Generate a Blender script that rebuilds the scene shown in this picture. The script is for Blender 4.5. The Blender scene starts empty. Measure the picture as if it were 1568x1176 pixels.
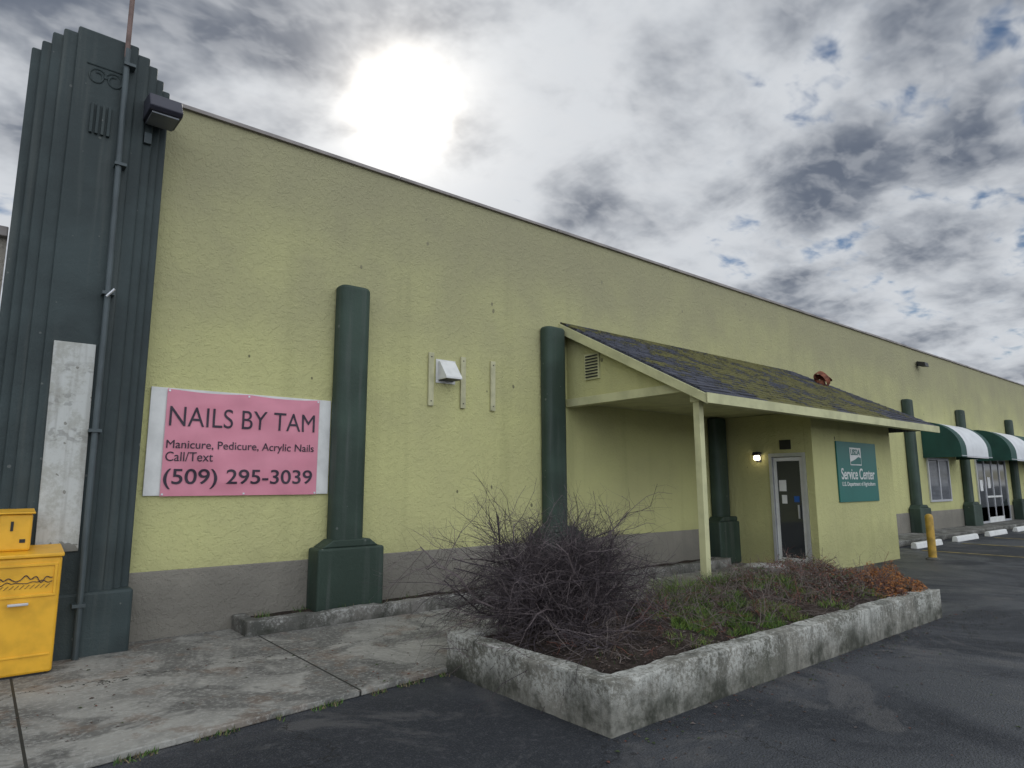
import bpy, bmesh, math, random
from mathutils import Matrix, Vector, Quaternion, noise as mnoise
random.seed(7)
S=bpy.context.scene
COL=S.collection
# ------------------------------------------------------------------ helpers
def nt(m):
    m.use_nodes=True; t=m.node_tree; t.nodes.clear(); return t
class G:
    def __init__(s,t): s.t=t
    def n(s,ty,**k):
        x=s.t.nodes.new(ty)
        for a,b in k.items():
            if a in x.bl_rna.properties: setattr(x,a,b)
            else: x.inputs[a.replace('_',' ')].default_value=b
        return x
    def l(s,a,b): s.t.links.new(a,b)
    def val(s,sock,v):
        if hasattr(v,'is_output') : s.l(v,sock)
        else: sock.default_value=v
    def math(s,op,a,b=0.0,c=None,clamp=False):
        x=s.t.nodes.new('ShaderNodeMath'); x.operation=op; x.use_clamp=clamp
        s.val(x.inputs[0],a); s.val(x.inputs[1],b)
        if c is not None: s.val(x.inputs[2],c)
        return x.outputs[0]
    def mix(s,f,a,b,mode='MIX'):
        x=s.t.nodes.new('ShaderNodeMix'); x.data_type='RGBA'; x.blend_type=mode
        s.val(x.inputs[0],f)
        for k,v in ((6,a),(7,b)):
            if hasattr(v,'is_output'): s.l(v,x.inputs[k])
            else: x.inputs[k].default_value=(v[0],v[1],v[2],1)
        return x.outputs[2]
    def noise(s,vec,scale,detail=4,rough=.55,dist=0):
        x=s.t.nodes.new('ShaderNodeTexNoise'); x.inputs['Scale'].default_value=scale
        x.inputs['Detail'].default_value=min(detail,5); x.inputs['Roughness'].default_value=rough; x.inputs['Distortion'].default_value=dist
        if vec is not None: s.l(vec,x.inputs['Vector'])
        return x.outputs['Fac']
    def ramp(s,f,a,b):  # smoothstep a..b
        x=s.t.nodes.new('ShaderNodeMapRange'); x.interpolation_type='SMOOTHSTEP'
        s.l(f,x.inputs[0]); x.inputs[1].default_value=a; x.inputs[2].default_value=b
        return x.outputs[0]
    def obj(s): return s.t.nodes.new('ShaderNodeTexCoord').outputs['Object']
    def mapv(s,v,sc,rot=(0,0,0)):
        x=s.t.nodes.new('ShaderNodeMapping'); x.inputs['Scale'].default_value=sc; x.inputs['Rotation'].default_value=rot
        s.l(v,x.inputs[0]); return x.outputs[0]
    def xyz(s,v):
        x=s.t.nodes.new('ShaderNodeSeparateXYZ'); s.l(v,x.inputs[0]); return x.outputs
    def voro(s,v,scale,feat='F1'):
        x=s.t.nodes.new('ShaderNodeTexVoronoi'); x.feature=feat; x.inputs['Scale'].default_value=scale; s.l(v,x.inputs['Vector']); return x.outputs['Distance']
    def out(s,col,rough=.7,height=None,bs=.3,bd=.01,metal=0,spec=.4,emit=None,es=0):
        p=s.t.nodes.new('ShaderNodeBsdfPrincipled'); o=s.t.nodes.new('ShaderNodeOutputMaterial')
        if hasattr(col,'is_output'): s.l(col,p.inputs['Base Color'])
        else: p.inputs['Base Color'].default_value=(*col,1)
        s.val(p.inputs['Roughness'],rough); p.inputs['Metallic'].default_value=metal; p.inputs['Specular IOR Level'].default_value=spec
        if height is not None:
            b=s.t.nodes.new('ShaderNodeBump'); b.inputs['Strength'].default_value=bs; b.inputs['Distance'].default_value=bd
            s.l(height,b.inputs['Height']); s.l(b.outputs[0],p.inputs['Normal'])
        if emit: p.inputs['Emission Color'].default_value=(*emit,1); p.inputs['Emission Strength'].default_value=es
        s.l(p.outputs[0],o.inputs[0]); return p
def newmat(name):
    m=bpy.data.materials.new(name); return m,G(nt(m))
def simple(name,c,rough=.6,var=.25,scale=4,bump=.15,bscale=60,metal=0,spec=.4,emit=None,es=0):
    m,g=newmat(name); v=g.obj()
    n=g.noise(v,scale,3); c2=tuple(x*(1-var) for x in c)
    col=g.mix(g.ramp(n,.35,.7),c,c2)
    g.out(col,rough,g.noise(v,bscale,1) if bump else None,bump,.004,metal,spec,emit,es); return m
def mesh(name,verts,faces,mats,parent=None,fm=None,smooth=False,bevel=0,seg=2):
    me=bpy.data.meshes.new(name); me.from_pydata(verts,[],faces)
    if not isinstance(mats,(list,tuple)): mats=[mats]
    for m in mats: me.materials.append(m)
    if fm: me.polygons.foreach_set('material_index',fm)
    if smooth: me.polygons.foreach_set('use_smooth',[True]*len(me.polygons))
    me.update()
    o=bpy.data.objects.new(name,me); COL.objects.link(o)
    if parent: o.parent=parent
    if bevel:
        b=o.modifiers.new('b','BEVEL'); b.width=bevel; b.segments=seg; b.limit_method='ANGLE'
        if seg>2: me.polygons.foreach_set('use_smooth',[True]*len(me.polygons)); b.harden_normals=True
    return o
def boxvf(x0,x1,y0,y1,z0,z1):
    v=[(x0,y0,z0),(x1,y0,z0),(x1,y1,z0),(x0,y1,z0),(x0,y0,z1),(x1,y0,z1),(x1,y1,z1),(x0,y1,z1)]
    f=[(0,3,2,1),(4,5,6,7),(0,1,5,4),(1,2,6,5),(2,3,7,6),(3,0,4,7)]
    return v,f
def box(name,x0,x1,y0,y1,z0,z1,mat,parent=None,bevel=0,seg=2):
    v,f=boxvf(x0,x1,y0,y1,z0,z1); return mesh(name,v,f,mat,parent,bevel=bevel,seg=seg)
def boxes(name,L,mat,parent=None,bevel=0):
    V=[];F=[]
    for b in L:
        v,f=boxvf(*b); k=len(V); V+=v; F+=[tuple(i+k for i in q) for q in f]
    return mesh(name,V,F,mat,parent,bevel=bevel)
def prism(name,pts,ax,a0,a1,mat,parent=None,bevel=0,seg=2):
    """extrude 2-D polygon along axis ax (0:x,pts are y,z ; 1:y, pts are x,z ; 2:z, pts are x,y)"""
    def mk(p,a): return (a,p[0],p[1]) if ax==0 else ((p[0],a,p[1]) if ax==1 else (p[0],p[1],a))
    n=len(pts); V=[mk(p,a0) for p in pts]+[mk(p,a1) for p in pts]
    F=[tuple(range(n)),tuple(range(2*n-1,n-1,-1))]+[(i,i+n,(i+1)%n+n,(i+1)%n) for i in range(n)]
    o=mesh(name,V,F,mat,parent,bevel=bevel,seg=seg)
    bm=bmesh.new(); bm.from_mesh(o.data); bmesh.ops.recalc_face_normals(bm,faces=bm.faces); bm.to_mesh(o.data); bm.free()
    return o
def tube(V,F,a,b,r0,r1,sides=3):
    a=Vector(a);b=Vector(b); d=(b-a)
    if d.length<1e-6: return
    d.normalize(); p=d.orthogonal().normalized(); q=d.cross(p); k=len(V)
    for c,r in ((a,r0),(b,r1)):
        for i in range(sides):
            t=2*math.pi*i/sides; V.append(tuple(c+(p*math.cos(t)+q*math.sin(t))*r))
    for i in range(sides):
        j=(i+1)%sides; F.append((k+i,k+j,k+sides+j,k+sides+i))
def pipe(name,pts,r,mat,parent=None,sides=12):
    V=[];F=[]
    for a,b in zip(pts,pts[1:]): tube(V,F,a,b,r,r,sides)
    k=len(V); F.append(tuple(range(sides-1,-1,-1))); F.append(tuple(range(k-sides,k)))
    return mesh(name,V,F,mat,parent,smooth=False)
def empty(name):
    e=bpy.data.objects.new(name,None); COL.objects.link(e); return e
def text(name,body,x,z,y,width,mat,parent,bold=0,height=None):
    t=bpy.data.curves.new(name,'FONT'); t.body=body; t.size=1; t.offset=bold; t.extrude=.002
    o=bpy.data.objects.new(name+'_tmp',t); COL.objects.link(o); bpy.context.view_layer.update()
    me=bpy.data.meshes.new_from_object(o.evaluated_get(bpy.context.evaluated_depsgraph_get()))
    xs=[v.co.x for v in me.vertices]; ys=[v.co.y for v in me.vertices]
    s=width/(max(xs)-min(xs)); sz=s if height is None else height/(max(ys)-min(ys))
    x0=min(xs); y0=min(ys)
    for v in me.vertices:
        c=v.co.copy(); v.co=(x+(c.x-x0)*s, y-c.z, z+(c.y-y0)*sz)
    bpy.data.objects.remove(o); me.materials.clear(); me.materials.append(mat)
    ob=bpy.data.objects.new(name,me); COL.objects.link(ob); ob.parent=parent; return ob
# ------------------------------------------------------------------ camera
f,yaw,pit,rol=990.55,math.radians(50.741),math.radians(8.799),math.radians(-0.181)
fw=Vector((math.cos(yaw)*math.cos(pit),math.sin(yaw)*math.cos(pit),math.sin(pit)))
r=Vector((math.sin(yaw),-math.cos(yaw),0)); u=r.cross(fw)
R=r*math.cos(rol)+u*math.sin(rol); U=u*math.cos(rol)-r*math.sin(rol)
cd=bpy.data.cameras.new("camera"); cam=bpy.data.objects.new("camera",cd); COL.objects.link(cam); S.camera=cam
cd.sensor_width=36; cd.lens=f/1568*36; cd.clip_end=2000; cd.clip_start=.05
M=Matrix((( R.x,U.x,-fw.x,0),(R.y,U.y,-fw.y,-7.715),(R.z,U.z,-fw.z,1.6),(0,0,0,1)))
cam.matrix_world=M
S.view_settings.view_transform='Standard'; S.view_settings.look='None'; S.view_settings.exposure=0
# ------------------------------------------------------------------ world
SAZ,SEL=math.radians(61.1),math.radians(31.8)
sd=Vector((math.cos(SAZ)*math.cos(SEL),math.sin(SAZ)*math.cos(SEL),math.sin(SEL)))
w=bpy.data.worlds.new("World"); S.world=w; w.use_nodes=True; t=w.node_tree; t.nodes.clear(); g=G(t)
w.cycles.sampling_method='MANUAL'; w.cycles.sample_map_resolution=512
sky=g.n('ShaderNodeTexSky',sky_type='NISHITA',sun_disc=False); sky.sun_elevation=SEL; sky.sun_rotation=math.radians(90)-SAZ
sky.air_density=1.0; sky.dust_density=.3; sky.ozone_density=2.5
b1=g.n('ShaderNodeBackground'); b1.inputs[1].default_value=.06; g.l(sky.outputs[0],b1.inputs[0])
dirv=t.nodes.new('ShaderNodeTexCoord').outputs['Generated']
def dot(v):
    x=t.nodes.new('ShaderNodeVectorMath'); x.operation='DOT_PRODUCT'; g.l(dirv,x.inputs[0]); x.inputs[1].default_value=v; return x.outputs['Value']
dx,dy,dz=g.xyz(dirv)
zz=g.math('ADD',g.math('MAXIMUM',dz,0.0),.22)
cv=t.nodes.new('ShaderNodeCombineXYZ'); g.l(g.math('DIVIDE',dx,zz),cv.inputs[0]); g.l(g.math('DIVIDE',dy,zz),cv.inputs[1]); cv.inputs[2].default_value=3.7
uv=cv.outputs[0]
big=g.noise(g.mapv(uv,(1,1,1)),1.5,2,.5,.3)
med=g.noise(uv,3.6,5,.56,.2)
rip=g.noise(g.mapv(uv,(1.0,1.5,1),(0,0,.9)),14,3,.5,.3)
sun=g.math('MAXIMUM',dot(sd),0)
blue=g.math('MAXIMUM',dot((.857,.149,.493)),0)
blue2=g.math('MAXIMUM',dot((.845,.40,.34)),0)
bias=g.math('ADD',g.math('MULTIPLY',g.math('POWER',blue,30),-.105),g.math('MULTIPLY',g.math('POWER',blue2,110),-.06))
nearsun=g.math('MULTIPLY',g.math('POWER',sun,8),.08)
base=g.math('ADD',g.math('MULTIPLY',big,.45),g.math('MULTIPLY',med,.55))
dens=g.math('ADD',base,g.math('MULTIPLY',g.math('SUBTRACT',rip,.5),.28))
dens2=g.math('ADD',g.math('ADD',dens,bias),nearsun)
mask=g.ramp(dens2,.325,.435)
thick=g.ramp(g.math('ADD',g.math('MULTIPLY',med,.5),g.math('MULTIPLY',big,.5)),.43,.63)
ccol=g.mix(thick,(.62,.65,.69),(.13,.155,.205))
ccol=g.mix(g.math('MULTIPLY',g.ramp(rip,.42,.68),.30),ccol,(.64,.66,.69))
def term(p,a): return g.math('MULTIPLY',g.math('POWER',sun,p),a)
glow=g.math('ADD',term(900,4.5),g.math('ADD',term(150,.42),term(14,.10)))
# the halo reads through the thinner parts of the cloud
glow=g.math('MULTIPLY',glow,g.math('SUBTRACT',1.15,g.math('MULTIPLY',thick,.45)))
gv=t.nodes.new('ShaderNodeVectorMath'); gv.operation='SCALE'; gv.inputs[0].default_value=(1,.92,.80); g.l(glow,gv.inputs['Scale'])
ccol2=t.nodes.new('ShaderNodeVectorMath'); ccol2.operation='ADD'; g.l(ccol,ccol2.inputs[0]); g.l(gv.outputs[0],ccol2.inputs[1])
# out-of-view clouds behind the camera get added brightness to lift the shaded wall
wall_fill=g.math('MULTIPLY',g.math('MAXIMUM',dot((-.25,-.95,.2)),0),2.6)
sc=t.nodes.new('ShaderNodeVectorMath'); sc.operation='SCALE'; g.l(ccol2.outputs[0],sc.inputs[0]); g.l(g.math('ADD',1.0,wall_fill),sc.inputs['Scale'])
b2=g.n('ShaderNodeBackground'); g.l(sc.outputs[0],b2.inputs[0]); b2.inputs[1].default_value=1.0
ms=t.nodes.new('ShaderNodeMixShader'); g.l(mask,ms.inputs[0]); g.l(b1.outputs[0],ms.inputs[1]); g.l(b2.outputs[0],ms.inputs[2])
wo=t.nodes.new('ShaderNodeOutputWorld'); g.l(ms.outputs[0],wo.inputs[0])
ld=bpy.data.lights.new("sun",'SUN'); ld.energy=.9; ld.angle=math.radians(14); ld.color=(1,.94,.85)
lo=bpy.data.objects.new("sun",ld); COL.objects.link(lo); lo.rotation_euler=(-sd).to_track_quat('-Z','Y').to_euler(); lo.location=sd*60
# ------------------------------------------------------------------ materials
def stucco(name,c,c2,chips=True):
    m,g=newmat(name); v=g.obj()
    n=g.noise(v,.7,4,.6); col=g.mix(g.ramp(n,.3,.72),c,c2)
    streak=g.noise(g.mapv(v,(3.0,3.0,.16)),1,3,.6)
    col=g.mix(g.math('MULTIPLY',g.ramp(streak,.5,.75),.30),col,tuple(x*.6 for x in c))
    z=g.xyz(v)[2]
    if chips:
        vo=g.voro(g.mapv(v,(1,1,.7)),3.0)
        ch=g.math('SUBTRACT',1,g.ramp(g.math('ADD',vo,g.math('MULTIPLY',g.noise(v,3.3,2),.24)),.160,.176))
        col=g.mix(g.math('MULTIPLY',ch,.8),col,(.085,.085,.05))
        flare=g.math('MULTIPLY',g.ramp(g.math('ADD',z,g.math('MULTIPLY',n,2.4)),3.4,7.2),.8)
        col=g.mix(flare,col,(.295,.275,.18))  # lens flare over the upper wall, put into the base colour as grey-mauve
    dirt=g.math('MULTIPLY',g.math('SUBTRACT',1,g.ramp(g.math('ADD',z,g.math('MULTIPLY',g.noise(v,2.5,4),.8)),.7,1.4)),.35)
    col=g.mix(dirt,col,tuple(x*.5 for x in c2))
    h=g.math('ADD',g.noise(v,42,2,.6),g.math('MULTIPLY',g.ramp(g.noise(v,13,3,.6),.48,.56),.5))
    g.out(col,.85,h,.65,.011,0,.25); return m
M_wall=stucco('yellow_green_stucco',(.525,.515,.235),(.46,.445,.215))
M_base=stucco('base_band_stucco',(.285,.265,.22),(.21,.195,.165),False)
M_taupe=stucco('taupe_stucco',(.33,.30,.25),(.27,.25,.21),False)
M_trim=simple('yellow_trim_paint',(.56,.55,.31),.6,.22,3)
def greenp(name,c):
    m,g=newmat(name); v=g.obj()
    n=g.noise(v,1.5,3); col=g.mix(g.ramp(n,.35,.7),c,tuple(x*1.5 for x in c))
    st=g.noise(g.mapv(v,(9,9,.4)),1,3); col=g.mix(g.math('MULTIPLY',g.ramp(st,.5,.78),.5),col,(.10,.11,.10))
    ch=g.math('LESS_THAN',g.math('ADD',g.voro(v,5),g.math('MULTIPLY',g.noise(v,6,2),.3)),.205); col=g.mix(g.math('MULTIPLY',ch,.4),col,(.20,.21,.19))
    h=g.math('ADD',g.noise(v,18,4,.65),g.math('MULTIPLY',g.noise(v,90,1),.3))
    g.out(col,.6,h,.6,.009,0,.3); return m
M_green=greenp('dark_green_paint',(.029,.047,.035))
M_greenL=greenp('green_paint_pilaster',(.030,.042,.042))
def concrete(name,c,dark,stain,paint,mid,z0,z1,grime=(.035,.038,.028)):
    m,g=newmat(name); v=g.obj()
    n=g.noise(v,1.1,5,.65,.4); col=g.mix(g.ramp(n,.38,.68),c,dark)
    sp=g.noise(v,30,5,.8)
    pm=g.ramp(g.math('ADD',g.math('ADD',g.math('MULTIPLY',g.noise(v,2.6,5,.7,.5),.45),g.math('MULTIPLY',sp,.55)),mid),.47,.58)
    z=g.xyz(v)[2]; zf=g.ramp(g.math('ADD',z,g.math('MULTIPLY',g.math('SUBTRACT',g.noise(v,3,5),.5),.45)),z0,z1)
    col=g.mix(g.math('MULTIPLY',pm,g.math('ADD',g.math('MULTIPLY',zf,.66),.14)),col,paint)
    col=g.mix(g.math('MULTIPLY',g.math('MULTIPLY',g.ramp(g.noise(v,1.7,5,.7),.42,.6),g.math('SUBTRACT',1.0,zf)),stain),col,grime)
    run=g.noise(g.mapv(v,(5,5,1.2)),1,5,.75); col=g.mix(g.math('MULTIPLY',g.ramp(run,.48,.68),.55),col,grime)
    h=g.math('ADD',g.noise(v,9,5,.7),g.math('MULTIPLY',sp,.7))
    g.out(col,.88,h,.9,.016,0,.25); return m
def swmat():
    m,g=newmat('sidewalk_concrete'); v=g.obj()
    n=g.noise(v,1.3,5,.68,.5); col=g.mix(g.ramp(n,.36,.66),(.33,.32,.285),(.19,.185,.165))
    col=g.mix(g.math('MULTIPLY',g.ramp(g.noise(v,1.0,5,.7,.6),.47,.57),.72),col,(.075,.074,.068))
    col=g.mix(g.math('MULTIPLY',g.ramp(g.noise(v,2.1,5,.7),.54,.62),.5),col,(.17,.12,.085))
    sp=g.noise(v,28,4,.8); col=g.mix(g.math('MULTIPLY',g.ramp(sp,.5,.62),.45),col,(.44,.43,.39))
    x,y,z=g.xyz(v)
    jl=None
    for xx in (.36,2.42,4.5,6.6,8.7,10.8):
        d=g.math('ABSOLUTE',g.math('SUBTRACT',x,xx)); q=g.math('LESS_THAN',d,.009); jl=q if jl is None else g.math('MAXIMUM',jl,q)
    cr=g.math('ABSOLUTE',g.math('SUBTRACT',g.math('ADD',y,g.math('MULTIPLY',g.noise(v,1.3,5,.7),.9)),-.95)); jl=g.math('MAXIMUM',jl,g.math('LESS_THAN',cr,.006))
    col=g.mix(jl,col,(.03,.03,.025))
    h=g.math('SUBTRACT',g.math('ADD',g.noise(v,9,5,.65),g.math('MULTIPLY',sp,.5)),g.math('MULTIPLY',jl,2))
    rough=g.math('ADD',.42,g.math('MULTIPLY',n,.7))
    g.out(col,rough,h,.5,.009,0,.35); return m
M_walk=swmat()
M_plant=concrete('weathered_painted_concrete',(.24,.23,.195),(.12,.12,.095),.9,(.55,.55,.50),.02,.03,.30)
M_curb=concrete('curb_concrete',(.20,.19,.17),(.085,.085,.075),.8,(.42,.42,.39),-.02,.02,.2)
def asphalt():
    m,g=newmat('asphalt'); v=g.obj()
    n=g.noise(v,.4,5,.62,.6); col=g.mix(g.ramp(n,.4,.62),(.021,.024,.029),(.050,.054,.062))
    col=g.mix(g.math('MULTIPLY',g.ramp(g.noise(v,.75,5,.75,.8),.53,.64),.5),col,(.12,.115,.11))
    agg=g.voro(v,75); col=g.mix(g.math('MULTIPLY',g.math('SUBTRACT',1,g.ramp(agg,.1,.45)),.35),col,(.16,.16,.165))
    sp=g.noise(v,14,5,.85); col=g.mix(g.math('MULTIPLY',g.ramp(sp,.52,.66),.5),col,(.105,.105,.11))
    cw=g.t.nodes.new('ShaderNodeVectorMath'); cw.operation='ADD'; g.l(v,cw.inputs[0])
    nn=g.t.nodes.new('ShaderNodeTexNoise'); nn.inputs['Scale'].default_value=1.6; nn.inputs['Detail'].default_value=5; nn.inputs['Roughness'].default_value=.65; g.l(v,nn.inputs['Vector']); g.l(nn.outputs['Color'],cw.inputs[1])
    ck=g.math('LESS_THAN',g.voro(cw.outputs[0],.33,'DISTANCE_TO_EDGE'),.0026)
    col=g.mix(g.math('MULTIPLY',ck,.8),col,(.012,.012,.013))
    wet=g.ramp(n,.42,.6)
    rough=g.math('SUBTRACT',.86,g.math('MULTIPLY',wet,.44))
    h=g.math('SUBTRACT',g.math('ADD',g.math('MULTIPLY',sp,1.2),g.math('MULTIPLY',agg,1.0)),ck)
    g.out(col,rough,h,.9,.010,0,.4); return m
M_asph=asphalt()
def soil():
    m,g=newmat('soil'); v=g.obj()
    col=g.mix(g.ramp(g.noise(v,5,5,.7),.35,.65),(.024,.018,.014),(.062,.046,.037))
    col=g.mix(g.math('MULTIPLY',g.ramp(g.noise(v,30,4,.7),.55,.65),.5),col,(.13,.105,.085))
    g.out(col,.95,g.noise(v,25,5,.75),1,.03,0,.2); return m
M_soil=soil()
def shingle():
    m,g=newmat('shingles'); v=g.obj()
    br=g.t.nodes.new('ShaderNodeTexBrick')
    mp=g.mapv(v,(1,1.15,0)); g.l(mp,br.inputs[0]); br.offset=.5; br.inputs['Scale'].default_value=1; br.inputs['Brick Width'].default_value=.28; br.inputs['Row Height'].default_value=.14
    br.inputs['Mortar Size'].default_value=.009; br.inputs['Color1'].default_value=(.028,.033,.05,1); br.inputs['Color2'].default_value=(.085,.09,.12,1); br.inputs['Mortar'].default_value=(.01,.01,.014,1)
    col=g.mix(g.math('MULTIPLY',g.noise(v,40,3),.4),br.outputs[0],(.085,.085,.10))
    x,y,z=g.xyz(v)
    band=g.math('MULTIPLY',g.ramp(x,7.8,9.6),g.math('SUBTRACT',1,g.ramp(x,13.4,15.2)))
    mo=g.ramp(g.math('ADD',g.math('ADD',g.math('MULTIPLY',g.noise(v,1.3,3,.6),.5),g.math('MULTIPLY',g.noise(v,9,5,.8),.5)),g.math('MULTIPLY',band,.095)),.545,.59)
    col=g.mix(g.math('MULTIPLY',mo,.9),col,g.mix(g.noise(v,20,2),(.20,.17,.035),(.07,.08,.025)))
    h=g.math('ADD',g.math('MULTIPLY',br.outputs[1],-1.2),g.math('ADD',g.noise(v,60,2),g.math('MULTIPLY',mo,2.0)))
    g.out(col,.75,h,.8,.02,0,.35); return m
M_shin=shingle()
M_coping=simple('coping_metal',(.30,.27,.25),.5,.4,2)
M_white=simple('white_paint',(.70,.70,.67),.5,.15,5)
def dirty_white():
    m,g=newmat('peeling_white_plate'); v=g.obj()
    col=g.mix(g.ramp(g.noise(v,5,5,.8),.44,.62),(.50,.51,.48),(.38,.38,.34))
    x,y,z=g.xyz(v)
    gh=g.math('MULTIPLY',g.ramp(g.noise(g.mapv(v,(1,1,1.3)),14,3,.5),.53,.58),g.ramp(g.math('SINE',g.math('MULTIPLY',z,19)),.0,.6))
    zz_=g.math('MULTIPLY',g.ramp(z,1.9,2.0),g.math('SUBTRACT',1,g.ramp(z,2.7,2.8)))
    col=g.mix(g.math('MULTIPLY',g.math('MULTIPLY',gh,zz_),.55),col,(.22,.22,.20))
    col=g.mix(g.math('MULTIPLY',g.ramp(g.noise(g.mapv(v,(12,12,.7)),1,4),.48,.66),.4),col,(.24,.23,.20))
    ch=g.math('LESS_THAN',g.math('ADD',z,g.math('MULTIPLY',g.noise(v,7,5),.3)),1.19); col=g.mix(g.math('MULTIPLY',ch,.7),col,(.10,.09,.07))
    ch2=g.math('LESS_THAN',g.math('ADD',g.voro(v,7),g.math('MULTIPLY',g.noise(v,20,3),.4)),.27); col=g.mix(g.math('MULTIPLY',ch2,.7),col,(.14,.13,.10))
    g.out(col,.6,g.noise(v,30,3),.4,.004); return m
M_plate=dirty_white()
M_pink=simple('pink_vinyl',(.66,.25,.32),.45,.10,3,.05,200)
M_ink=simple('dark_ink',(.03,.02,.035),.5,0)
M_teal=simple('teal_sign',(.014,.14,.115),.4,.08,2,.03)
M_yel=simple('yellow_enamel',(.80,.43,.03),.38,.18,6,.08)
M_black=simple('black_plastic',(.02,.02,.02),.45,.2)
M_beige=simple('beige_wood',(.50,.48,.30),.7,.2,8)
M_greyp=simple('grey_conduit_paint',(.07,.09,.095),.5,.3,3)
M_alu=simple('aluminium',(.62,.63,.65),.35,.1,5,metal=.6)
M_rust=simple('rusty_metal',(.26,.085,.045),.7,.5,12)
M_polem=simple('weathered_pole_paint',(.20,.13,.11),.6,.5,5)
M_glass=simple('dark_glass',(.03,.035,.04),.06,.1,1,0,spec=.8)
M_blind=simple('window_blinds',(.5,.52,.54),.5,.1,3)
M_slat=simple('blind_slats',(.17,.18,.20),.5,.3,3)
M_lamp=simple('lit_lamp_glass',(.9,.85,.7),.4,0,emit=(1,.86,.6),es=6)
M_awg=simple('green_awning_canvas',(.012,.065,.05),.6,.25,2,.1,150)
M_aww=simple('white_awning_canvas',(.68,.69,.69),.6,.15,2,.1,150)
M_paper=simple('paper',(.75,.75,.73),.7,.03)
M_line=simple('yellow_road_paint',(.36,.28,.09),.7,.7,5)
M_steel=simple('bronze_fixture',(.035,.035,.05),.4,.2)
# ------------------------------------------------------------------ ground
mesh('parking_lot_asphalt',[(-400,-400,0),(400,-400,0),(400,400,0),(-400,400,0)],[(0,1,2,3)],M_asph)
prism('sidewalk',[(-8,-4.0),(.63,-3.1),(3.28,-2.82),(11.9,-2.82),(11.9,-.003),(-8,-.003)],2,.002,.045,M_walk,bevel=.008)
prism('sidewalk',[(15.9,-.95),(60,-.95),(60,-.003),(15.9,-.003)],2,.002,.15,M_curb,bevel=.02)
pl=empty('parking_line')
boxes('stripes',[(17.6,17.72,-6.5,-1.6,.004,.006),(20.4,20.52,-6.5,-1.6,.004,.006),(23.2,23.32,-6.5,-1.6,.004,.006),(26,26.12,-6.5,-1.6,.004,.006)],M_line,pl)
# ------------------------------------------------------------------ building
B=empty('commercial_building')
H=5.88
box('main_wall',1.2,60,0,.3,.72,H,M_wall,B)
box('base_band',1.2,60,-.02,.3,-.1,.72,M_base,B,bevel=.008)
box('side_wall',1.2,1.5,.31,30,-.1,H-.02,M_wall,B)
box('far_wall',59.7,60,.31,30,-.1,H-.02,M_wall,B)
box('roof_deck',1.5,59.7,.3,30,H-.35,H-.25,M_coping,B)
L=[];x=1.2
while x<60:
    L.append((x,min(x+3.035,60),-.045,.34,H+random.uniform(-.003,.003),H+.045+random.uniform(-.006,.008))); x+=3.05
boxes('parapet_coping',L,M_coping,B)
box('wing_wall_upper',-25,-.0,.12,.4,2.95,4.0,M_taupe,B)
box('wing_wall_lower',-25,-.0,.10,.4,-.1,2.95,M_green,B)
box('wing_cap',-25,.0,.04,.44,4.0,4.1,M_coping,B,bevel=.01)
def pil():
    L=[]; cx=.63
    for hw,yf,zt in ((.62,-.20,5.91),(.545,-.25,5.99),(.47,-.30,6.09),(.385,-.335,6.15),(.27,-.37,6.21)):
        L.append((cx-hw,cx+hw,yf,.2+hw*.05,0.0,zt))
    boxes('pilaster_body',L,M_greenL,B,bevel=.018)
    L=[]
    for xx in (.54,.59,.64,.69): L.append((xx-.014,xx+.014,-.40,-.365,5.10,5.42))
    boxes('pilaster_ribs',L,M_greenL,B,bevel=.005)
    boxes('pilaster_plinth',[(.0,1.265,-.385,.1,.0,.62)],M_greenL,B,bevel=.03)
    V=[];F=[]
    for sx in (-1,1):
        prev=None
        for k in range(30):
            a=k/29*2*math.pi*1.3; rr=.085-.045*k/29
            p=(cx+sx*(.075+rr*math.cos(a)*-1),-.37,5.72+rr*1.1*math.sin(a))
            if prev: tube(V,F,prev,p,.012,.012,6)
            prev=p
    tube(V,F,(cx-.17,-.37,5.84),(cx+.17,-.37,5.84),.012,.012,6)
    mesh('pilaster_scroll',V,F,M_greenL,B)
pil()
def rr(w,d,r=.11,n=7):
    p=[(0,-.003)]
    for i in range(n): a=math.pi+math.pi/2*i/(n-1); p.append((r+r*math.cos(a),-d+r+r*math.sin(a)))
    for i in range(n): a=1.5*math.pi+math.pi/2*i/(n-1); p.append((w-r+r*math.cos(a),-d+r+r*math.sin(a)))
    p.append((w,-.003)); return p
def column(x0,w=.43,z0=.9,zt=4.14):
    prism('column',[(x0+a,b) for a,b in rr(w,.22)],2,z0,zt,M_green,B,bevel=.05,seg=4)
    box('column_pedestal',x0-.22,x0+w+.2,-.34,-.022,.05,.86,M_green,B,bevel=.03,seg=3)
    prism('column_pedestal_cap',[(x0-.16,.86),(x0+w+.14,.86),(x0+w+.02,.95),(x0-.02,.95)],1,-.30,-.005,M_green,B,bevel=.015)
for x0 in (3.35,6.88): column(x0)
column(11.44,zt=2.93)
for x0 in (21.7,26.45,32.3,38,44): column(x0)
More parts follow.
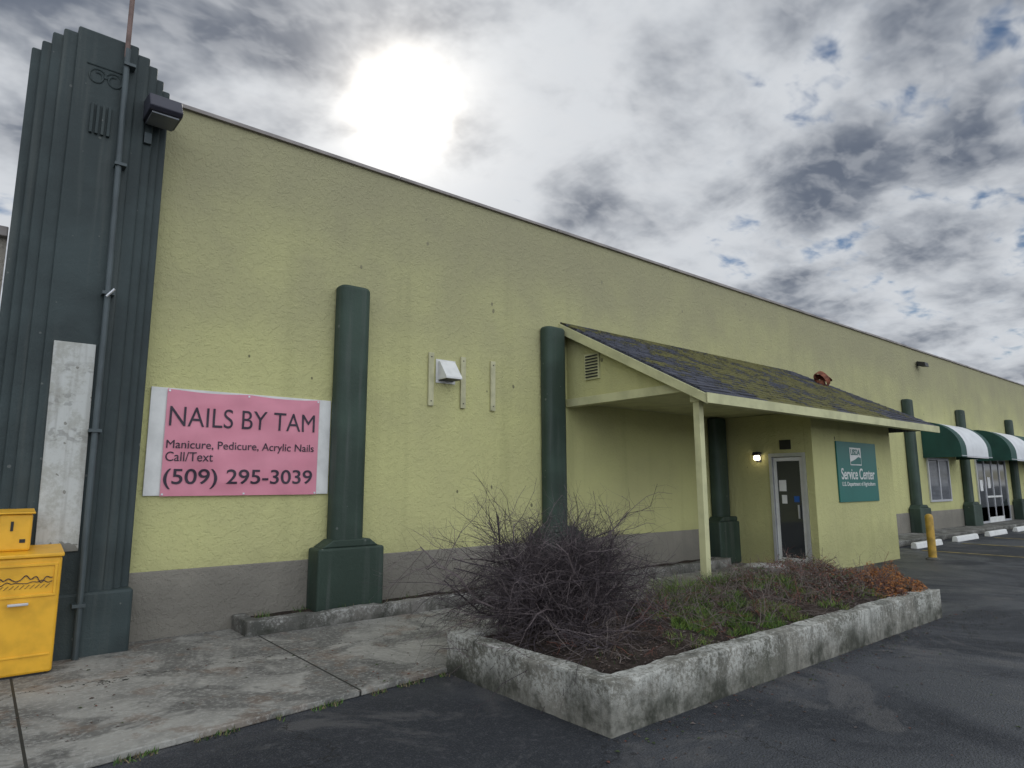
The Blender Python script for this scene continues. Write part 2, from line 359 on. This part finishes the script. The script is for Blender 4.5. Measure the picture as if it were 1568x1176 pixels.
# entrance canopy
RX0,RX1,RT,RXe=7.36,15.05,4.30,15.75
EY,EZ=-2.78,2.80
sl=(RT-EZ)/-EY
V=[(RX0,-.003,RT),(RX1,-.003,RT),(RXe,EY,EZ),(RX0,EY,EZ),(RXe+.1,-.003,EZ)]
V+=[(a,b,c-.09) for a,b,c in V]
mesh('canopy_roof',V,[(0,3,2,1),(1,2,4),(5,6,7,8),(6,9,7),(3,8,7,2),(0,5,8,3),(2,7,9,4)],M_shin,B)
V=[];F=[]
ny=22
for j in range(1,ny):
    y=EY*j/ny; z=RT+sl*y; xr=RX1+(RXe-RX1)*j/ny-.02; xx=RX0+.01
    while xx<xr:
        ww=random.uniform(.22,.34); x2=min(xx+ww-.008,xr); dz=random.uniform(.006,.014); dl=random.uniform(-.012,.012)
        k=len(V); V+=[(xx,y+.11,z+sl*.11+.002),(x2,y+.11,z+sl*.11+.002),(x2,y-.02+dl,z-sl*(.02-dl)+dz+.004),(xx,y-.02+dl,z-sl*(.02-dl)+dz+.004),(x2,y-.02+dl,z-sl*(.02-dl)),(xx,y-.02+dl,z-sl*(.02-dl))]
        F+=[(k,k+3,k+2,k+1),(k+3,k+5,k+4,k+2)]; xx+=ww
mesh('shingle_courses',V,F,M_shin,B)
prism('rake_board',[(-.004,RT-.03),(EY-.02,EZ-.03),(EY-.02,EZ-.16),(-.004,RT-.20)],0,RX0-.035,RX0-.003,M_trim,B,bevel=.004)
box('eave_fascia',RX0-.035,RXe+.02,EY-.035,EY-.004,EZ-.15,EZ-.012,M_trim,B,bevel=.004)
zg=2.93
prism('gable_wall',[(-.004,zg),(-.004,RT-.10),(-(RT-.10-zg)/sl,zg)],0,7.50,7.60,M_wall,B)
box('gable_beam',7.46,7.62,-2.42,-.004,2.86,2.99,M_trim,B,bevel=.005)
box('ceiling',7.60,15.3,-2.36,-.004,2.94,2.97,M_trim,B)
box('front_beam',7.46,15.4,-2.60,-2.44,2.70,2.86,M_trim,B,bevel=.005)
mesh('soffit',[(7.38,EY+.0,EZ-.11),(15.6,EY,EZ-.11),(15.6,-2.61,EZ-.09),(7.38,-2.61,EZ-.09)],[(0,1,2,3)],M_trim,B)
box('canopy_post',7.48,7.58,-2.57,-2.47,.045,2.70,M_trim,B,bevel=.006)
boxes('gable_vent',[(7.47,7.497,-.76,-.44,3.26,3.68)],M_trim,B)
boxes('gable_vent_slats',[(7.455,7.469,-.73,-.47,3.29+i*.048,3.31+i*.048) for i in range(8)],M_black,B)
V=[];F=[]
tube(V,F,(14.75,-.85,3.75),(14.75,-.85,3.92),.10,.10,16); tube(V,F,(14.72,-.85,3.92),(14.80,-.90,3.98),.19,.19,16); tube(V,F,(14.80,-.90,3.98),(14.83,-.92,4.06),.19,.05,16); F.append(tuple(range(len(V)-16,len(V))))
mesh('roof_vent',V,F,M_rust,B)
# vestibule
VX,VY=11.9,-1.93
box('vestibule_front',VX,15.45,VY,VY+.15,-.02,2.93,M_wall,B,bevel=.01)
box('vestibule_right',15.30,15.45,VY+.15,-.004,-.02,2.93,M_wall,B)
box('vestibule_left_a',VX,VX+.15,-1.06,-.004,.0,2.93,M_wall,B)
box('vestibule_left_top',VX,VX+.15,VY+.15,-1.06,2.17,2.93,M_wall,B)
dy0,dy1=VY+.15,-1.06
boxes('door_frame',[(VX-.02,VX+.1,dy0,dy0+.06,.045,2.17),(VX-.02,VX+.1,dy1-.06,dy1,.045,2.17),(VX-.02,VX+.1,dy0+.06,dy1-.06,2.10,2.17)],M_alu,B)
boxes('door_leaf',[(VX+.02,VX+.06,dy0+.07,dy0+.13,.05,2.09),(VX+.02,VX+.06,dy1-.13,dy1-.07,.05,2.09),(VX+.02,VX+.06,dy0+.13,dy1-.13,.05,.22),(VX+.02,VX+.06,dy0+.13,dy1-.13,2.02,2.09)],M_white,B)
box('door_glass',VX+.035,VX+.045,dy0+.13,dy1-.13,.22,2.02,M_glass,B)
boxes('door_notices',[(VX+.028,VX+.033,-1.36,-1.22,1.45,1.66),(VX+.028,VX+.033,-1.36,-1.26,1.22,1.38)],M_paper,B)
box('accessible_sticker',VX+.028,VX+.033,-1.60,-1.50,1.25,1.36,simple('blue_sticker',(.02,.10,.35)),B)
box('door_handle',VX-.03,VX-.0,dy0+.17,dy0+.19,.95,1.2,M_alu,B)
box('door_number_plate',VX-.02,VX-.003,-1.52,-1.30,2.24,2.42,M_black,B)
def window(x0,x1,z0,z1,n=1):
    boxes('window_frame',[(x0,x0+.07,-.05,-.003,z0,z1),(x1-.07,x1,-.05,-.003,z0,z1),(x0+.07,x1-.07,-.05,-.003,z1-.07,z1),(x0+.07,x1-.07,-.05,-.003,z0,z0+.07)]+[((x0+(x1-x0)*i/n)-.04,(x0+(x1-x0)*i/n)+.04,-.045,-.003,z0+.07,z1-.07) for i in range(1,n)],M_alu,B)
    box('window_glass',x0+.07,x1-.07,-.02,-.004,z0+.07,z1-.07,M_glass,B)
window(23.3,25.2,1.0,2.4,2)
boxes('window_blinds',[(a,b,-.03,-.022,1.09+i*.04,1.112+i*.04) for i in range(31) for a,b in ((23.40,24.19),(24.31,25.10))],M_slat,B)
window(28.0,31.6,.15,2.5,4)
boxes('storefront_door_rails',[(28.9,30.7,-.06,-.05,.15,.35),(28.9,30.7,-.06,-.05,1.05,1.12)],M_white,B)
boxes('storefront_notices',[(28.3,28.6,-.03,-.022,1.3,1.7),(29.2,29.5,-.03,-.022,1.4,1.8)],M_paper,B)
window(34.4,37,1.0,2.4,2); window(40,43,.15,2.5,3)
# ------------------------------------------------------------------ awnings
def awning(x0,x1,bands):
    A=empty('awning'); n=12; zt,zb,d=3.52,2.62,1.05
    prof=[(-.004,zt)]+[(-d*math.sin(i/n*math.pi/2)-.004,zb+(zt-zb)*math.cos(i/n*math.pi/2)) for i in range(1,n+1)]+[(-d-.004,zb-.24)]
    for bx0,bx1,mt in bands:
        V=[(bx0,a,b) for a,b in prof]+[(bx1,a,b) for a,b in prof]; k=len(prof)
        mesh('canvas_panel',V,[(i,i+1,k+i+1,k+i) for i in range(k-1)],mt,A,smooth=True)
    for xx,mt in ((x0,bands[0][2]),(x1,bands[-1][2])):
        V=[(xx,a,b) for a,b in prof]+[(xx,-.004,zb-.24)]
        mesh('canvas_end',V,[tuple(range(len(V)))],mt,A)
    pipe('frame_tube',[(x0,-d,zb-.2),(x1,-d,zb-.2)],.015,M_alu,A)
awning(23.1,26.1,[(23.1,23.6,M_awg),(23.6,25.7,M_aww),(25.7,26.1,M_awg)])
awning(28.3,37.5,[(28.3,29.0,M_awg),(29,31.2,M_aww),(31.2,33.2,M_awg),(33.2,35.4,M_aww),(35.4,37.5,M_awg)])
# ------------------------------------------------------------------ signs
bn=empty('banner_sign')
box('backing_board',1.335,3.345,-.03,-.004,1.49,2.64,M_white,bn,bevel=.003)
V=[];F=[];nx,nz=80,48
def bsurf(a,b):
    e=max(0,min(a,1-a,b,1-b)); k=min(1,e*8)
    return -.044-.012*k*(mnoise.noise(Vector((a*4,b*2.4+a*2,1)))+.6)-.0045*math.sin((a+b*.6)*17)*k-.003*k*math.sin((a*.5-b)*22)
for j in range(nz+1):
    for i in range(nx+1):
        a=i/nx;b=j/nz
        sag=-.020*abs(math.sin(math.pi*a*2))*max(0,2*b-1)**2
        V.append((1.49+1.70*a,bsurf(a,b),1.485+1.145*b+sag))
for j in range(nz):
    for i in range(nx): k=j*(nx+1)+i; F.append((k,k+1,k+nx+2,k+nx+1))
mesh('banner_cloth',V,F,M_pink,bn,smooth=True)
def btext(*a,**k):
    o=text(*a,**k); bm=bmesh.new(); bm.from_mesh(o.data)
    bmesh.ops.triangulate(bm,faces=bm.faces)
    for _ in range(2):
        bmesh.ops.subdivide_edges(bm,edges=[e for e in bm.edges if e.calc_length()>.035],cuts=1)
        bmesh.ops.triangulate(bm,faces=[q for q in bm.faces if len(q.verts)>3])
    bm.to_mesh(o.data); bm.free()
    for v in o.data.vertices:
        aa=(v.co.x-1.49)/1.70; bb=(v.co.z-1.485)/1.145; v.co.y=bsurf(aa,bb)-.006+(v.co.y+.062)
btext('headline','NAILS BY TAM',1.525,2.23,-.062,1.61,M_ink,bn,-.004,.215)
btext('services','Manicure, Pedicure, Acrylic Nails',1.515,1.965,-.062,1.62,M_ink,bn,0.0,.115)
btext('call_text','Call/Text',1.515,1.855,-.062,.47,M_ink,bn,0.0,.10)
btext('phone','(509) 295-3039',1.51,1.56,-.062,1.62,M_ink,bn,.008,.215)
boxes('grommets',[(x,x+.02,-.052,-.042,z,z+.02) for x in (1.50,2.33,3.16) for z in (1.495,2.60)],M_alu,bn)
ws=empty('wall_sign')
box('sign_panel',12.80,14.58,VY-.03,VY-.003,1.235,2.41,M_teal,ws,bevel=.004)
text('sign_title','Service Center',12.93,1.67,VY-.032,1.50,M_white,ws,.012,.22)
text('sign_subtitle','U.S. Department of Agriculture',12.93,1.52,VY-.032,1.50,M_white,ws,.01,.105)
box('logo_panel',13.35,13.85,VY-.035,VY-.031,1.95,2.30,M_white,ws)
text('logo_text','USDA',13.39,2.15,VY-.037,.42,M_teal,ws,.02,.12)
prism('logo_hill',[(13.37,1.97),(13.83,1.97),(13.83,2.10),(13.72,2.12),(13.55,2.06),(13.37,2.02)],1,VY-.039,VY-.036,M_teal,ws)
# ------------------------------------------------------------------ wall fixtures
for i,x0 in enumerate((4.77,5.32,5.87)):
    w_=empty('wall_mounting_bracket'); boxes('strip',[(x0,x0+.085,-.035,-.004,2.69,3.45)],M_beige,w_,bevel=.004)
    boxes('bolts',[(x0+.035,x0+.05,-.040,-.034,z,z+.015) for z in (2.75,3.38)],M_black,w_)
vh=empty('exhaust_vent_hood')
prism('hood',[(-.004,3.34),(-.06,3.34),(-.24,3.10),(-.24,3.07),(-.004,3.07)],0,4.93,5.20,M_white,vh,bevel=.006)
boxes('hood_flange',[(4.90,5.23,-.012,-.004,3.03,3.37)],M_white,vh)
box('hood_opening',4.95,5.18,-.22,-.02,3.062,3.069,M_black,vh)
fl=empty('wall_floodlight')
prism('housing',[(-.30,5.66),(-.62,5.60),(-.74,5.42),(-.70,5.38),(-.30,5.42)],0,.99,1.30,M_steel,fl,bevel=.012)
prism('lens',[(-.34,5.415),(-.69,5.375),(-.69,5.36),(-.34,5.39)],0,1.02,1.27,M_slat,fl)
box('mount',1.08,1.20,-.31,-.2,5.44,5.62,M_steel,fl)
box('junction_box',1.02,1.09,-.34,-.26,5.18,5.30,M_greyp,fl,bevel=.004)
f2=empty('wall_floodlight'); prism('housing',[(-.05,5.50),(-.28,5.44),(-.30,5.30),(-.08,5.34)],0,23.2,23.5,M_black,f2,bevel=.01); box('arm',23.32,23.38,-.06,-.003,5.36,5.5,M_black,f2)
wl=empty('wall_lantern')
box('back_plate',VX-.02,VX-.003,-.90,-.80,2.02,2.20,M_steel,wl); box('lamp_glass',VX-.12,VX-.03,-.90,-.80,2.05,2.14,M_lamp,wl,bevel=.02); prism('lamp_cap',[(VX-.15,2.145),(VX-.02,2.145),(VX-.03,2.20),(VX-.09,2.21)],1,-.92,-.78,M_steel,wl)
fp=empty('flagpole')
pipe('conduit',[(.83,-.44,.03),(.82,-.44,2.0),(.815,-.44,3.5),(.79,-.43,6.1)],.028,M_greyp,fp)
pipe('pole',[(.785,-.43,6.0),(.79,-.43,9.0)],.024,M_polem,fp)
boxes('clamps',[(.765,.87,-.48,-.36,z,z+.03) for z in (.5,2.1,3.45,4.8,5.9)],M_greyp,fp)
pipe('cleat',[(.80,-.50,3.42),(.86,-.52,3.50)],.012,M_alu,fp)
wp=empty('blank_sign_plate')
prism('plate',[(.45,1.0),(.78,1.0),(.765,2.95),(.43,2.95)],1,-.40,-.371,M_plate,wp,bevel=.004)
# ------------------------------------------------------------------ newspaper box
nb=empty('newspaper_vending_box')
boxes('cabinet',[(.06,.63,-.82,-.44,.06,1.0)],M_yel,nb,bevel=.02)
prism('hood_top',[(-.44,1.0),(-.84,1.0),(-.84,1.03),(-.44,1.08)],0,.05,.64,M_yel,nb,bevel=.008)
boxes('coin_mechanism',[(.17,.40,-.70,-.48,1.05,1.36)],M_yel,nb,bevel=.02)
prism('coin_mechanism_cap',[(-.46,1.36),(-.72,1.36),(-.72,1.375),(-.46,1.40)],0,.155,.415,M_yel,nb,bevel=.006)
boxes('coin_plate',[(.25,.27,-.706,-.70,1.22,1.30),(.32,.36,-.706,-.70,1.12,1.15)],M_black,nb)
boxes('display_door_frame',[(.10,.60,-.835,-.82,.68,.70),(.10,.60,-.835,-.82,.93,.95),(.10,.12,-.835,-.82,.70,.93),(.58,.60,-.835,-.82,.70,.93),(.10,.60,-.83,-.82,.20,.215)],M_yel,nb,bevel=.003)
boxes('door_handle',[(.28,.42,-.87,-.835,.62,.64)],M_alu,nb,bevel=.004)
V=[];F=[]
for jj,am in ((0,1),(1,.6)):
    p=None
    for i in range(50):
        xx=.13+.44*i/49; q=(xx,-.826,.83-.03*jj+am*.05*mnoise.noise(Vector((i*.16,1+jj,3)))+am*.006*math.sin(i*.9+jj))
        if p: tube(V,F,p,q,.0045-.001*jj,.0045-.001*jj,4)
        p=q
for i in range(12):
    xx=.14+.42*i/12; tube(V,F,(xx,-.826,.75),(xx+.03,-.826,.78),.002,.002,4)
mesh('mountain_drawing',V,F,M_ink,nb)
boxes('feet',[(.10,.58,-.80,-.74,.045,.06),(.10,.58,-.54,-.48,.045,.06)],M_black,nb)
# ------------------------------------------------------------------ bollard, wheel stops
bo=empty('bollard')
def lathe(name,prof,cx,cy,mat,par,n=24):
    V=[];F=[]
    for rr_,z in prof:
        for i in range(n): a=2*math.pi*i/n; V.append((cx+rr_*math.cos(a),cy+rr_*math.sin(a),z))
    for j in range(len(prof)-1):
        for i in range(n): F.append((j*n+i,j*n+(i+1)%n,(j+1)*n+(i+1)%n,(j+1)*n+i))
    F.append(tuple(range((len(prof)-1)*n,len(prof)*n)))
    return mesh(name,V,F,mat,par,smooth=True)
M_boly=simple('bollard_yellow',(.50,.31,.05),.5,.4,8)
lathe('post',[(.078,.0),(.078,.86),(.07,.91),(.045,.94),(.0,.95)],15.75,-2.45,M_boly,bo)
lathe('collar',[(.13,0),(.13,.02),(.08,.05),(.07,.05)],15.75,-2.45,M_curb,bo)
for x0 in (17.9,20.8,23.6,26.5,29.4):
    e=empty('wheel_stop'); prism('block',[(-1.42,.003),(-1.26,.003),(-1.28,.13),(-1.31,.15),(-1.37,.15),(-1.40,.13)],0,x0,x0+1.75,M_white,e,bevel=.012)
# ------------------------------------------------------------------ planters
def curbring(name,x0,x1,y0,y1,h,t,mat,par,open_back=False):
    L=[(x0,x1,y0,y0+t,-.02,h),(x0,x0+t,y0+t,y1,-.02,h-.003),(x1-t,x1,y0+t,y1,-.02,h-.003)]
    if not open_back: L.append((x0+t,x1-t,y1-t,y1,-.02,h-.004))
    V=[];F=[]
    for b in L:
        nx=max(1,int((b[1]-b[0])/.06)); ny=max(1,int((b[3]-b[2])/.06)); nz=5
        def grid(o,a,bv,na,nb_):
            k=len(V)
            for j in range(nb_+1):
                for i in range(na+1): V.append(tuple(Vector(o)+Vector(a)*(i/na)+Vector(bv)*(j/nb_)))
            for j in range(nb_):
                for i in range(na): q=k+j*(na+1)+i; F.append((q,q+1,q+na+2,q+na+1))
        X0,X1,Y0,Y1,Z0,Z1=b; dx,dy,dz=X1-X0,Y1-Y0,Z1-Z0
        grid((X0,Y0,Z0),(dx,0,0),(0,0,dz),nx,nz); grid((X1,Y1,Z0),(-dx,0,0),(0,0,dz),nx,nz)
        grid((X0,Y1,Z0),(0,-dy,0),(0,0,dz),ny,nz); grid((X1,Y0,Z0),(0,dy,0),(0,0,dz),ny,nz)
        grid((X0,Y0,Z1),(dx,0,0),(0,dy,0),nx,ny)
    out=[]
    for v in V:
        p=Vector(v); n=mnoise.noise(p*6)*.007+mnoise.noise(p*17)*.005
        edge=abs(v[2]-h)<.02
        dz=(mnoise.noise(p*2.3)*.012+mnoise.noise(p*9)*.010-max(0,mnoise.noise(p*5+Vector((3,3,0)))-.25)*.06) if edge else 0
        out.append((v[0]+n,v[1]+mnoise.noise(p*6+Vector((9,0,0)))*.007,v[2]+dz))
    o=mesh(name,out,F,mat,par)
    bm=bmesh.new(); bm.from_mesh(o.data); bmesh.ops.remove_doubles(bm,verts=bm.verts,dist=.012); bm.to_mesh(o.data); bm.free()
    o.data.polygons.foreach_set('use_smooth',[False]*len(o.data.polygons))
    b_=o.modifiers.new('b','BEVEL'); b_.width=.014; b_.segments=2; b_.limit_method='ANGLE'; b_.angle_limit=math.radians(50)
    return o
PX0,PX1,PY0,PY1,PH=3.27,9.15,-4.70,-2.80,.335
P=empty('concrete_planter')
curbring('planter_wall',PX0,PX1,PY0,PY1,PH,.17,M_plant,P)
def soilh(x,y):
    a=(x-PX0)/(PX1-PX0); b=(y-PY0)/(PY1-PY0)
    e=min(1,max(0,min(a*6,(1-a)*6,b*2.2,(1-b)*3.0)))
    base=.25+.10*e+.16*e*math.exp(-((x-7.6)/1.7)**2)+.08*e*math.exp(-((x-4.2)/.9)**2)
    return base+.03*mnoise.noise(Vector((x*2,y*2,0)))+.015*mnoise.noise(Vector((x*7,y*7,3)))
def soilgrid(name,x0,x1,y0,y1,fn,par,st=.05):
    nx=int((x1-x0)/st); ny=int((y1-y0)/st); V=[];F=[]
    for j in range(ny+1):
        for i in range(nx+1):
            x=x0+(x1-x0)*i/nx;y=y0+(y1-y0)*j/ny; V.append((x,y,fn(x,y)))
    for j in range(ny):
        for i in range(nx): k=j*(nx+1)+i; F.append((k,k+1,k+nx+2,k+nx+1))
    mesh(name,V,F,M_soil,par,smooth=True)
soilgrid('soil',PX0+.15,PX1-.15,PY0+.15,PY1-.15,soilh,P)
K=empty('wall_planter_curb')
curbring('curb_wall',2.30,11.2,-.56,-.022,.20,.14,M_curb,K,True)
soilgrid('soil',2.4,11.1,-.46,-.023,lambda x,y:.15+.03*mnoise.noise(Vector((x*3,y*3,0))),K)
ul=empty('utility_cover'); lz=soilh(7.75,-3.25)+.09
lathe('riser',[(.27,lz-.25),(.27,lz+.05),(.25,lz+.06)],7.75,-3.25,M_curb,ul)
lathe('lid',[(.23,lz+.061),(.23,lz+.075),(.0,lz+.08)],7.75,-3.25,simple('lid_grey',(.42,.41,.38),.6,.3,9),ul)
# ------------------------------------------------------------------ vegetation
M_twig=[simple('bare_twig_dark',(.048,.037,.041),.8,.3,9,0),simple('bare_twig_light',(.15,.12,.12),.8,.3,9,0)]
def grow(V,F,fm,p,d,length,r,segs,lvl,kids,drop=0.0,jit=.22):
    p=Vector(p); d=Vector(d).normalized(); st=length/segs; mi=1 if random.random()<.36 else 0
    for s in range(segs):
        d=(d+Vector((random.gauss(0,jit),random.gauss(0,jit),random.gauss(0,jit)-drop))).normalized()
        q=p+d*st; r2=r*(1-.55/segs)
        n0=len(F); tube(V,F,p,q,r,r2,3); fm+= [mi]*(len(F)-n0)
        if lvl>0:
            for k in range(kids[lvl-1]):
                a=d.orthogonal().normalized(); a.rotate(Quaternion(d,random.uniform(0,6.283)))
                nd=(d*.75+a*random.uniform(.5,1.1)).normalized()
                grow(V,F,fm,p.lerp(q,random.random()),nd,length*random.uniform(.3,.55),r2*.5,max(2,segs-2),lvl-1,kids,drop*1.6,jit)
        p=q; r=r2
V=[];F=[];fm=[]
bx_,by_=4.18,-3.25; bz=soilh(bx_,by_)-.03
for i in range(140):
    th=random.uniform(0,2*math.pi); el=math.asin(random.uniform(.10,1.0))
    d=(math.cos(th)*math.cos(el),math.sin(th)*math.cos(el),math.sin(el)+.12)
    Ln=(.95+.20*math.cos(el)+.14*math.sin(3*th)+.1*math.sin(7*th+4*el)) *random.uniform(.6,1.1)
    grow(V,F,fm,(bx_+random.gauss(0,.10),by_+random.gauss(0,.10),bz),d,Ln,.011,6,2,(2,3),.02,.30)
bs=empty('bare_shrub'); mesh('branches',V,F,M_twig,bs,fm=fm)
def blades(V,F,fm,cx,cy,rad,n,h,wd,mats,fn,lean=.6):
    for _ in range(n):
        a=random.uniform(0,6.283); q=rad*math.sqrt(random.random()); x=cx+q*math.cos(a); y=cy+q*math.sin(a)
        if not(PX0+.17<x<PX1-.1 and PY0+.18<y<PY1-.1): continue
        if mnoise.noise(Vector((x*6,y*6,11)))<-.02: continue
        z=fn(x,y); hh=h*random.uniform(.4,1.2)*(1-.5*(q/rad)**2)
        b=random.uniform(0,6.283); dx,dy=math.cos(b)*wd,math.sin(b)*wd
        lx,ly=random.gauss(0,lean)*hh,random.gauss(0,lean)*hh
        k=len(V); V+= [(x-dx,y-dy,z-.01),(x+dx,y+dy,z-.01),(x+lx,y+ly,z+hh)]; F.append((k,k+1,k+2)); fm.append(random.choice(mats))
def leafs(V,F,fm,cx,cy,rad,n,h,sz,mats,fn):
    for _ in range(n):
        a=random.uniform(0,6.283); q=rad*math.sqrt(random.random()); x=cx+q*math.cos(a); y=cy+q*math.sin(a)
        if not(PX0+.1<x<PX1+.18 and PY0+.06<y<PY1+.0) : continue
        bump=.5+.8*mnoise.noise(Vector((x*5,y*5,5)))
        if bump<.28: continue
        z=fn(min(x,PX1-.05),max(y,PY0+.2))+random.random()**.7*h*(1-(q/rad)**2)*(.4+bump)
        c=Vector((x,y,z)); s=sz*random.uniform(.5,1.4)
        d1=Vector((random.gauss(0,1),random.gauss(0,1),random.gauss(0,1))).normalized(); d2=d1.orthogonal().normalized()*.3
        k=len(V); V+=[tuple(c-d1*s),tuple(c+d2*s),tuple(c+d1*s),tuple(c-d2*s)]; F.append((k,k+1,k+2,k+3)); fm.append(random.choice(mats))
cm=[simple('brown_foliage',(.085,.055,.042),.8,.3,20,0),simple('red_brown_foliage',(.16,.065,.045),.8,.3,20,0),simple('orange_foliage',(.38,.16,.045),.8,.3,20,0),simple('dull_green_foliage',(.06,.085,.03),.8,.3,20,0),simple('grey_twig_foliage',(.16,.13,.115),.8,.3,20,0)]
V=[];F=[];fm=[]
for (cx_,cy_,rad,n,h,mm) in ((6.0,-3.3,.6,2500,.12,(0,0,3,4,4)),(7.0,-3.2,.7,5000,.18,(0,3,4,3,4)),(8.0,-3.6,.9,7000,.20,(0,1,0,4,3,4)),(8.6,-3.6,.7,6500,.22,(1,1,0,1,4,2)),(8.85,-4.25,.45,6000,.26,(2,2,2,1)),(9.0,-3.9,.36,4000,.26,(2,2,1)),(8.3,-4.35,.35,2500,.17,(2,1,0)),(8.6,-3.1,.5,4500,.22,(1,0,2,4)),(7.3,-4.0,.5,1500,.1,(0,1,3,4)),(5.2,-3.2,.5,1000,.1,(0,4,4)),(6.6,-2.95,.5,3000,.18,(0,3,4,3))):
    leafs(V,F,fm,cx_,cy_,rad,n,h,.018,mm,soilh)
for i in range(850):
    x=random.uniform(3.6,9.0); y=random.uniform(-4.45,-2.95); n0=len(F)
    if x<5 and random.random()<.45: continue
    f3=[]; grow(V,F,f3,(x,y,soilh(x,y)+.02),(random.gauss(0,1),random.gauss(0,1),.45),random.uniform(.12,.42),.0035,4,1,(2,),.05,.3); fm+=[random.choice((4,0,4,4,1))]*(len(F)-n0)
for i in range(6000):
    x=random.uniform(PX0+.18,PX1-.2); y=random.uniform(PY0+.18,PY1-.18); z=soilh(x,y)+.006; s=random.uniform(.006,.02); a=random.uniform(0,6.28)
    k=len(V); c,sn=math.cos(a)*s,math.sin(a)*s; t1=random.uniform(-.5,.5)*s
    V+=[(x-c,y-sn,z),(x+sn*.4,y-c*.4,z+abs(t1)),(x+c,y+sn,z+t1*.5+.004),(x-sn*.4,y+c*.4,z+.002)]; F.append((k,k+1,k+2,k+3)); fm.append(random.choice((0,0,4,4)))
gc=empty('ground_cover_plants'); mesh('creeping_shrub',V,F,cm,gc,fm=fm)
# fallen leaves and grit on the paving
V=[];F=[];fm=[]
for i in range(1500):
    if i<700: x=random.uniform(2.3,10); y=-2.82+random.gauss(0,.12) if x<3.2 else PY0-abs(random.gauss(0,.22)); z=.003
    elif i<1100: x=random.uniform(-.5,5); y=random.uniform(-2.7,-.6); z=.047
    else: x=random.uniform(-1,14); y=random.uniform(-7,-4.8); z=.003
    if i<700 and x<3.2: z=.05
    s=random.uniform(.003,.014)*(1.5 if i%9==0 else 1); a=random.uniform(0,6.28); c,sn=math.cos(a)*s,math.sin(a)*s; k=len(V)
    V+=[(x-c,y-sn,z),(x+sn*.6,y-c*.6,z+s*.3),(x+c,y+sn,z+.002),(x-sn*.6,y+c*.6,z+s*.4)]; F.append((k,k+1,k+2,k+3)); fm.append(random.choice((0,0,4,1,3)))
ll=empty('leaf_litter'); mesh('fallen_leaves',V,F,cm,ll,fm=fm)
gm=[simple('grass_green',(.085,.17,.025),.7,.3,20,0),simple('grass_light',(.18,.26,.045),.7,.3,20,0),simple('weed_dark',(.04,.085,.02),.7,.3,20,0),simple('dry_grass',(.22,.18,.10),.8,.3,20,0)]
V=[];F=[];fm=[]
for (cx_,cy_,rad,n,h,mm) in ((5.15,-4.0,.40,4200,.08,(0,1,1,2)),(5.65,-4.2,.40,3800,.075,(0,0,1,2)),(4.6,-4.35,.22,400,.06,(0,1,3)),(6.2,-4.3,.32,1800,.07,(0,1,3)),(6.0,-3.7,.35,2000,.10,(0,1,2)),(6.15,-3.0,.36,3000,.26,(0,1,1)),(6.6,-3.2,.25,1500,.20,(0,1)),(7.0,-4.3,.28,700,.07,(0,1,3)),(3.8,-4.2,.3,100,.05,(2,3)),(5.7,-3.4,.35,1500,.14,(0,2,1)),(5.0,-3.5,.25,300,.08,(0,2)),(6.9,-3.8,.35,1400,.13,(0,2,1)),(7.9,-4.4,.25,500,.08,(0,1))):
    blades(V,F,fm,cx_,cy_,rad,n,h,.0045,mm,soilh)
for i in range(1300):
    x=2.5+random.random()**1.3*5; y=random.uniform(-.42,-.06)
    if mnoise.noise(Vector((x*3,y*3,7)))<.05: continue
    z=.15; b=random.uniform(0,6.28); hh=random.uniform(.02,.10); k=len(V)
    V+=[(x-.006*math.cos(b),y-.006*math.sin(b),z),(x+.006*math.cos(b),y+.006*math.sin(b),z),(x+random.gauss(0,.03),y+random.gauss(0,.03),z+hh)]; F.append((k,k+1,k+2)); fm.append(random.choice((0,2,2,3)))
for i in range(900):
    s=random.random(); x=.4+3.0*s; y=-3.13+.30*s+random.gauss(0,.02)-.02
    if mnoise.noise(Vector((x*4,0,2)))<.0: continue
    b=random.uniform(0,6.28); k=len(V)
    V+=[(x-.005*math.cos(b),y-.005*math.sin(b),.0),(x+.005*math.cos(b),y+.005*math.sin(b),.0),(x+random.gauss(0,.015),y+random.gauss(0,.015),random.uniform(.01,.045))]; F.append((k,k+1,k+2)); fm.append(random.choice((0,2,3,3)))
gr=empty('grass'); mesh('grass_blades',V,F,gm,gr,fm=fm)
# ------------------------------------------------------------------ distance
up=empty('utility_pole')
M_pw=simple('pole_wood',(.09,.07,.055),.9)
pipe('pole',[(70,12,0),(70,12,9.5)],.15,M_pw,up)
boxes('crossarm',[(69.9,70.1,10.8,13.2,9.0,9.12)],M_pw,up)
def wire(a,b,s):
    return [tuple(Vector(a).lerp(Vector(b),i/16)-Vector((0,0,s*4*(i/16)*(1-i/16)))) for i in range(17)]
pipe('wire',wire((70,11,9.2),(120,-25,9.0),1.2),.02,M_black,up,4); pipe('wire_2',wire((70,13,9.2),(122,-23,9.0),1.2),.02,M_black,up,4)
vp=empty('roof_vent_pipe'); pipe('stack',[(36,6,5.4),(36,6,6.9)],.06,M_steel,vp); boxes('cap',[(35.9,36.1,5.9,6.1,6.9,6.95)],M_steel,vp)
